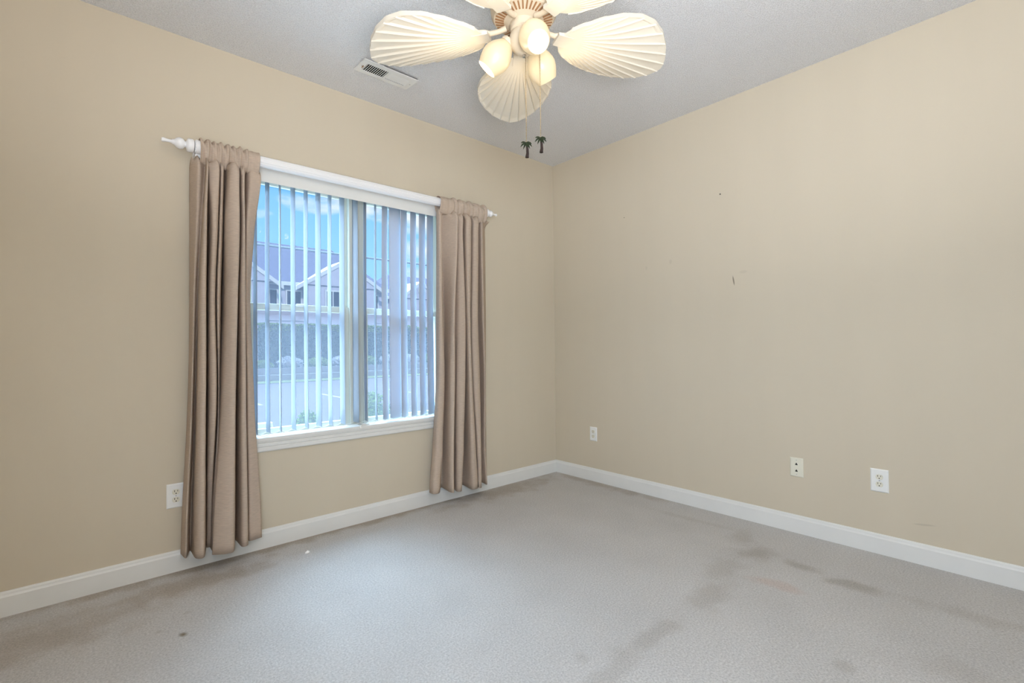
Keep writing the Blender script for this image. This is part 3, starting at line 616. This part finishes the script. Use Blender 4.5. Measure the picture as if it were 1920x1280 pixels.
bm = NB(); box(bm, ix0-0.004, ix1+0.004, iy0-0.004, iy1+0.004, fz1-0.0008, fz1+0.0006); vobj('duct_backing', bm, mat('duct_dark', srgb(14, 14, 15), 0.9, 0.05), vent)
for (xa, xb, tl) in ((ix0, xm0, 0), (xm1, ix1, 1)):
    n_ = 11
    for k in range(n_):
        xc = xa + (k+0.5)*(xb-xa)/n_; bm = NB()
        if tl == 0: box(bm, xc-0.0014, xc+0.0014, iy0, iy1, fz1-0.0032, fz1-0.001)
        else:
            w_ = (xb-xa)/n_; m4 = Matrix.Translation((xc, 0, fz0+0.0022)) @ Matrix.Rotation(R(14), 4, 'Y'); box(bm, -w_*0.48, w_*0.48, iy0, iy1-0.007, -0.0005, 0.0005, M4=m4)
        vobj('louvre', bm, M['trim'], vent)
bm = NB(); box(bm, -1.875, VX1-0.004, VY0+0.004, VY0+0.012, fz1+0.0003, fz1+0.0052); vobj('gap_shadow_strip', bm, M['dark'], vent)  # dark strip put in as the shadow between plate and ceiling
bm = NB(); box(bm, ix0-0.012, ix0-0.009, -0.385, -0.362, fz0-0.004, fz0); vobj('damper_lever', bm, M['vent_dark'], vent)
for xx in (VX0+0.017, VX1-0.017):
    bm = NB(); lathe(bm, [(0, -0.002), (0.004, -0.0015), (0.005, 0), (0, 0)], (xx, (VY0+VY1)/2, fz0), (0, 0, 1), 12); vobj('screw', bm, M['metal'], vent, smooth=True)

# ---------------------------------------------------------------- wall plates
def plate_frame(wall, u, z):
    """local axes of a wall plate: columns = along the wall, up, out into the room"""
    if wall == 'left': A, out_ = Vector((1, 0, 0)), Vector((0, -1, 0)); o_ = Vector((u, 0, z))
    else: A, out_ = Vector((0, -1, 0)), Vector((-1, 0, 0)); o_ = Vector((0, u, z))
    return Matrix(((A.x, 0, out_.x, o_.x), (A.y, 0, out_.y, o_.y), (A.z, 1, out_.z, o_.z), (0, 0, 0, 1)))
def bevel_plate(bm, w_, h_, t_, ch, M4):
    hw, hh = w_/2, h_/2
    a = [(-hw, -hh, 0), (hw, -hh, 0), (hw, hh, 0), (-hw, hh, 0)]; b_ = [(-hw, -hh, t_*0.4), (hw, -hh, t_*0.4), (hw, hh, t_*0.4), (-hw, hh, t_*0.4)]
    c_ = [(-hw+ch, -hh+ch, t_), (hw-ch, -hh+ch, t_), (hw-ch, hh-ch, t_), (-hw+ch, hh-ch, t_)]
    L = [[bm.verts.new(M4 @ Vector(p)) for p in q] for q in (a, b_, c_)]
    for p, q in zip(L, L[1:]):
        for k in range(4): bm.faces.new((p[k], p[(k+1) % 4], q[(k+1) % 4], q[k]))
    bm.faces.new(L[0][::-1]); bm.faces.new(L[2])
def outlet(wall, u, z, w_, h_, label):
    M4 = plate_frame(wall, u, z); th = thing('power_outlet', M4.translation, label, 'outlet', 'duplex outlets on the walls')
    bm = NB(); bevel_plate(bm, w_, h_, 0.006, 0.005, M4); obj('cover_plate', bm, M['plastic'], th)
    for s_ in (-1, 1):
        cz = s_*0.0195; bm = NB(); pts = []
        for k in range(28):
            a = 2*math.pi*k/28; pts.append((0.0165*math.cos(a), max(-0.0135, min(0.0135, 0.0165*math.sin(a))) + cz))
        A = [bm.verts.new(M4 @ Vector((p[0], p[1], 0.0055))) for p in pts]; B = [bm.verts.new(M4 @ Vector((p[0]*0.95, (p[1]-cz)*0.95+cz, 0.0085))) for p in pts]
        for k in range(28): bm.faces.new((A[k], A[(k+1) % 28], B[(k+1) % 28], B[k]))
        bm.faces.new(B); bm.faces.new(A[::-1]); rc = obj('receptacle', bm, M['ivory'], th)
        bm = NB()
        box(bm, -0.0075, -0.0052, cz+0.0005, cz+0.0095, 0.0082, 0.0088, M4=M4); box(bm, 0.0052, 0.0075, cz+0.0015, cz+0.0090, 0.0082, 0.0088, M4=M4)
        lathe(bm, [(0, 0.0088), (0.0028, 0.0088), (0.0028, 0.0080), (0, 0.0080)], M4 @ Vector((0, cz-0.0070, 0)), M4.to_3x3() @ Vector((0, 0, 1)), 14)
        obj('slots', bm, M['dark'], rc)
    bm = NB(); lathe(bm, [(0, 0.0078), (0.0024, 0.0074), (0.003, 0.006), (0, 0.006)], M4.translation, M4.to_3x3() @ Vector((0, 0, 1)), 14); obj('screw', bm, M['metal'], th, smooth=True)
outlet('left', -2.8125, 0.381, 0.079, 0.122, 'white duplex outlet low on the window wall beside the curtain')
outlet('right', -0.430, 0.388, 0.072, 0.115, 'small white duplex outlet near the room corner')
outlet('right', -2.351, 0.3875, 0.079, 0.121, 'large white duplex outlet beside the cable plate, farthest from the corner')
M4 = plate_frame('right', -1.953, 0.387)
cp = thing('cable_plate', M4.translation, 'ivory wall plate with two dark jacks between the two outlets', 'wall plate')
bm = NB(); bevel_plate(bm, 0.071, 0.112, 0.006, 0.005, M4); obj('cover_plate', bm, M['ivory'], cp)
for s_ in (-1, 1):
    bm = NB(); cz = s_*0.0195 - 0.0005
    tri = [(-0.0065, cz-0.006), (0.0065, cz-0.006), (0.0065, cz-0.001), (0.0028, cz+0.002), (0.0028, cz+0.0065), (-0.0028, cz+0.0065), (-0.0028, cz+0.002), (-0.0065, cz-0.001)]
    A = [bm.verts.new(M4 @ Vector((p[0], p[1], 0.0052))) for p in tri]; B = [bm.verts.new(M4 @ Vector((p[0], p[1], 0.0064))) for p in tri]
    for k in range(8): bm.faces.new((A[k], A[(k+1) % 8], B[(k+1) % 8], B[k]))
    bm.faces.new(B); bm.faces.new(A[::-1]); obj('jack', bm, M['dark'], cp)
    bm = NB(); lathe(bm, [(0, 0.0072), (0.0024, 0.0068), (0.003, 0.0058), (0, 0.0058)], M4 @ Vector((0, s_*0.0415, 0)), M4.to_3x3() @ Vector((0, 0, 1)), 14); obj('screw', bm, M['metal'], cp, smooth=True)

# nails left in the wall, scrap on the carpet, clip on the sill
def nail(y, z, r_, label):
    bm = NB(); lathe(bm, [(0, -0.004), (r_*0.5, -0.004), (r_*0.5, 0.006), (r_, 0.006), (r_, 0.0075), (0, 0.008)], (0, y, z), (-1, 0, -0.15), 12)
    tag(obj('wall_nail', bm, M['nail'], smooth=True), label, 'nail', 'nails in the bare wall')
nail(-1.521, 2.119, 0.0042, 'dark nail high on the bare wall, the larger one'); nail(-0.761, 2.120, 0.0028, 'tiny dark nail high on the bare wall toward the corner')
bm = NB(); pts = [(-0.013, -0.004), (-0.004, -0.008), (0.010, -0.005), (0.015, 0.003), (0.006, 0.007), (-0.008, 0.006)]
A = [bm.verts.new((-2.247+p[0], -0.236+p[1], 0.0005)) for p in pts]; B = [bm.verts.new((-2.247+p[0]*0.8, -0.236+p[1]*0.8, 0.007+0.003*math.sin(i*2))) for i, p in enumerate(pts)]
for k in range(6): bm.faces.new((A[k], A[(k+1) % 6], B[(k+1) % 6], B[k]))
bm.faces.new(B); bm.faces.new(A[::-1]); tag(obj('paper_scrap', bm, M['scrap']), 'tiny white scrap lying on the carpet below the window', 'scrap')
bm = NB(); tube(bm, [(-1.842, -0.024, 0.606), (-1.838, -0.018, 0.6235), (-1.818, -0.010, 0.6245), (-1.770, 0.002, 0.6235)], [0.006, 0.0045, 0.0035, 0.003], 8)
tag(obj('blind_clip', bm, M['plastic'], smooth=True), 'small bent white plastic clip lying on the window sill', 'clip')

# ---------------------------------------------------------------- outdoors
GZ = -0.50
bm = NB(); box(bm, -40, 60, 4.6, 21.4, GZ-0.3, GZ); struct('road', bm, M['asphalt'])
bm = NB(); box(bm, -40, 60, TH+0.001, 4.6, GZ-0.3, GZ); struct('bounce_ground', bm, M['bounce_ground'])  # out of view; added to bounce skylight up onto the ceiling
bm = NB(); box(bm, -40, 60, 21.4, 23.2, GZ-0.3, GZ+0.02); struct('lawn', bm, M['lawn'])
bm = NB(); box(bm, -40, 60, 23.2, 23.5, GZ-0.3, GZ+0.30); struct('kerb', bm, M['concrete'])
bm = NB(); box(bm, -40, 60, 23.5, 24.0, GZ-0.3, GZ+0.28); struct('kerb_channel', bm, M['shadow_gap'])
bm = NB(); box(bm, -40, 60, 24.0, 24.2, GZ-0.3, GZ+0.62); struct('low_wall', bm, M['concrete'])
bm = NB(); box(bm, -40, 60, 24.2, 80, GZ-0.3, GZ+0.55); struct('ground', bm, M['lawn'])
bm = NB()
for k in range(6): box(bm, 0.6+2.5*k, 0.72+2.5*k, 12.2, 14.6, GZ+0.001, GZ+0.006)
struct('parking_line_marking', bm, M['concrete'])
bm = NB(); extrude_profile(bm, [(7.5, GZ), (7.68, GZ), (7.66, GZ+0.14), (7.53, GZ+0.14)], -2.2, -0.30, 'x')
tag(obj('wheel_stop', bm, M['house_trim'], bevel=0.02), 'white concrete wheel stop on the asphalt just outside the window', 'wheel stop')
bm = NB(); pts = [(-30+5*k, 12, 4.10 - 0.0*math.sin(k)) for k in range(15)]; tube(bm, pts, 0.032, 8)
tag(obj('power_cable', bm, M['cable'], smooth=True), 'grey overhead cable crossing the sky outside the window', 'cable')

def house(name, x0, x1, y0, y1, z0, ze, zr, label, gables, floors, wins):
    """hip-roofed house facing the window; gables: (xc, half width, apex z)"""
    th = thing(name, ((x0+x1)/2, (y0+y1)/2, z0), label, 'house', 'houses across the road')
    bm = NB(); box(bm, x0, x1, y0, y1, z0, ze)
    for zz in floors: box(bm, x0-0.05, x1+0.05, y0-0.06, y0, zz-0.12, zz+0.12)
    obj('walls', bm, M['siding'], th)
    bm = NB(); ov = 0.35; d = (y1-y0)/2; ym = (y0+y1)/2
    a = [bm.verts.new(p) for p in ((x0-ov, y0-ov, ze), (x1+ov, y0-ov, ze), (x1+ov, y1+ov, ze), (x0-ov, y1+ov, ze))]
    r_ = [bm.verts.new((x0+d*0.5, ym, zr)), bm.verts.new((x1-d*0.5, ym, zr))]
    for f in ((a[0], a[1], r_[1], r_[0]), (a[1], a[2], r_[1]), (a[2], a[3], r_[0], r_[1]), (a[3], a[0], r_[0]), (a[3], a[2], a[1], a[0])): bm.faces.new(f)
    obj('roof', bm, M['roof'], th)
    bm = NB(); box(bm, x0-ov, x1+ov, y0-ov-0.05, y0-ov+0.03, ze-0.20, ze+0.03); obj('fascia', bm, M['house_trim'], th)
    for (xc, hw, za) in gables:
        yf = y0-0.9; bm = NB()
        v = [bm.verts.new(p) for p in ((xc-hw, yf, ze-0.1), (xc+hw, yf, ze-0.1), (xc, yf, za), (xc-hw, ym, ze-0.1), (xc+hw, ym, ze-0.1), (xc, ym, za))]
        bm.faces.new((v[0], v[1], v[2])); bm.faces.new((v[3], v[5], v[4])); bm.faces.new((v[0], v[3], v[4], v[1]))
        bm.faces.new((v[0], v[2], v[5], v[3])); bm.faces.new((v[1], v[4], v[5], v[2]))
        box(bm, xc-hw+0.5, xc+hw-0.5, yf+0.1, y0-0.001, z0, ze-0.12)
        gb = obj('gable', bm, M['siding'], th)
        bm = NB(); fr = Vector((xc, yf-0.06, za))
        for s_ in (-1, 1):
            e_ = Vector((xc+s_*(hw+0.25), yf-0.06, ze-0.1-0.25*(za-ze)/hw)); dr = (e_-fr).normalized(); nn = Vector((-dr.z*s_, 0, dr.x*s_))
            q = [fr, e_, e_ + Vector((0, 0, -0.26)), fr + Vector((0, 0, -0.26))]
            A = [bm.verts.new(p) for p in q]; B = [bm.verts.new(p + Vector((0, 0.12, 0))) for p in q]
            for k in range(4): bm.faces.new((A[k], A[(k+1) % 4], B[(k+1) % 4], B[k]))
            bm.faces.new(A); bm.faces.new(B[::-1])
        obj('gable_trim', bm, M['house_trim'], gb)
        bm = NB(); lathe(bm, [(0.24, 0), (0.24, 0.08), (0.34, 0.08), (0.34, 0)], (xc, yf, ze + (za-ze)*0.42), (0, -1, 0), 24); obj('round_vent', bm, M['house_trim'], gb)
    for (xa, xb, za, zb) in wins:
        yy = y0 - 0.02
        for (xc, hw, _z) in gables:
            if xc-hw+0.5 < (xa+xb)/2 < xc+hw-0.5: yy = y0 - 0.82
        bm = NB(); box(bm, xa, xb, yy, yy+0.02, za, zb); f = obj('window', bm, M['house_glass'], th)
        bm = NB(); t_ = 0.09
        for (p, q, r_, s_) in ((xa-t_, xb+t_, zb, zb+t_), (xa-t_, xb+t_, za-t_, za), (xa-t_, xa, za, zb), (xb, xb+t_, za, zb), ((xa+xb)/2-0.03, (xa+xb)/2+0.03, za, zb)): box(bm, p, q, yy-0.05, yy+0.01, r_, s_)
        obj('window_trim', bm, M['house_trim'], f)
    return th
GB = GZ+0.55
house('house', 1.2, 12.4, 28.0, 36.0, GB, 5.15, 8.30, 'long pale house with slate roof seen through the upper panes',
      [(3.0, 2.4, 6.75), (9.3, 2.7, 6.75)], [2.95],
      [(4.7, 5.5, 3.55, 4.65), (6.1, 6.9, 3.55, 4.65), (2.6, 3.4, 3.5, 4.6), (8.2, 9.0, 3.6, 4.7), (9.6, 10.4, 3.6, 4.7), (11.3, 12.0, 3.6, 4.7), (4.7, 5.5, 1.1, 2.5), (6.2, 7.0, 1.1, 2.5), (8.4, 9.2, 1.1, 2.5), (10.0, 10.8, 1.1, 2.5), (11.4, 12.1, 1.1, 2.5)])
house('house', 14.0, 24.0, 30.5, 38.0, GB, 5.0, 7.3, 'lower pale house behind the panes near the corner-side curtain',
      [(16.5, 1.9, 6.3)], [2.9], [(14.6, 15.3, 3.5, 4.5), (17.8, 18.5, 3.5, 4.5), (14.6, 15.3, 1.1, 2.4), (17.8, 18.5, 1.1, 2.4), (20.0, 20.8, 3.5, 4.5)])

def leafy(name, c, rad, nleaf, size, m_, label, cat, group=None, seed=1, boxy=False):
    """a shrub: leaves scattered over a lumpy body, each leaf a small folded quad"""
    rnd = random.Random(seed); bm = NB(); c = Vector(c)
    if boxy:
        vs = box(bm, c.x-rad[0]*0.96, c.x+rad[0]*0.96, c.y-rad[1]*0.9, c.y+rad[1]*0.9, c.z-rad[2], c.z+rad[2]*0.93)
    else:
        bmesh.ops.create_icosphere(bm, subdivisions=3, radius=1.0, matrix=Matrix.Translation(c) @ Matrix.Diagonal((rad[0]*0.9, rad[1]*0.9, rad[2]*0.9, 1)))
        for v in bm.verts: v.co += (v.co-c)*0.10*noise.noise(v.co*1.7/max(rad))
    for _ in range(nleaf):
        if boxy:
            if rnd.random() < 0.62: p = Vector((rnd.uniform(-1, 1), -1, rnd.uniform(-1, 1)))
            else: p = Vector((rnd.uniform(-1, 1), rnd.uniform(-1, 1), 1))
            lump = 1 + 0.10*noise.noise(Vector((p.x*rad[0]*0.8, p.z*2, seed)))
            p = Vector((p.x*rad[0], p.y*rad[1]*lump, p.z*rad[2]*(1 + (lump-1)*0.8)))
        else:
            z = rnd.uniform(-0.7, 1); a = rnd.uniform(0, 6.283); s_ = math.sqrt(max(0, 1-z*z)); p = Vector((s_*math.cos(a)*rad[0], s_*math.sin(a)*rad[1], z*rad[2]))
            p *= 1 + 0.16*noise.noise(p*1.7/max(rad) + Vector((seed, 0, 0))) + rnd.uniform(-0.04, 0.06)
        q = c + p; d = Vector((rnd.gauss(0, 1), rnd.gauss(0, 1), rnd.gauss(0.4, 1))).normalized(); e_ = d.orthogonal().normalized(); s2 = size*rnd.uniform(0.6, 1.3)
        f = d.cross(e_)*0.25*s2
        A = [bm.verts.new(q + x) for x in (-e_*s2*0.35, d*s2*0.5 + f, e_*s2*0.35, -d*s2*0.5 + f)]
        fc = bm.faces.new(A)
        if boxy and p.z > rad[2]*0.72 + 0.12*noise.noise(q*0.9): fc.material_index = 1  # sunlight on the hedge top put into the leaf colour
    return tag(obj(name, bm, [m_, M['leaf_lime']] if boxy else m_), label, cat, group)
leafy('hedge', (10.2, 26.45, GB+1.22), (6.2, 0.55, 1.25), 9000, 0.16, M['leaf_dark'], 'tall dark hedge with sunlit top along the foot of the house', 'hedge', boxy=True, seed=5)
leafy('conical_shrub', (2.75, 25.0, GB+1.0), (0.62, 0.55, 1.25), 1800, 0.15, M['leaf_lime'], 'lime green shrub across the road beside the curtain by the wall outlet', 'shrub', seed=9)
for i, (x, y, r_) in enumerate(((3.95, 24.95, 0.36), (5.35, 24.95, 0.50), (6.85, 24.95, 0.46), (8.2, 24.9, 0.5), (9.7, 24.9, 0.5), (11.3, 24.9, 0.52), (12.8, 24.9, 0.5), (14.3, 24.9, 0.5))):
    leafy('low_shrub', (x, y, GB+r_*0.5), (r_*1.25, r_*0.9, r_*0.75), 500, 0.13, M['blossom'] if i in (1, 3, 5, 6) else M['leaf_lime'],
          'low white blossoming shrub in the bed behind the far kerb' if i in (1, 3, 5, 6) else 'low green clipped shrub in the bed behind the far kerb', 'shrub', 'white blossoming shrubs behind the kerb' if i in (1, 3, 5, 6) else 'green low shrubs behind the kerb', seed=20+i)
leafy('garden_shrub', (-0.72, 2.25, 0.02), (0.34, 0.34, 0.58), 2600, 0.045, M['leaf_lime'], 'bright green shrub close outside the corner-side window pane', 'shrub', seed=40)
leafy('garden_shrub', (-1.34, 2.45, -0.05), (0.16, 0.18, 0.50), 1200, 0.04, M['leaf_lime'], 'small green shrub tip outside beside the window mullion', 'shrub', seed=41)
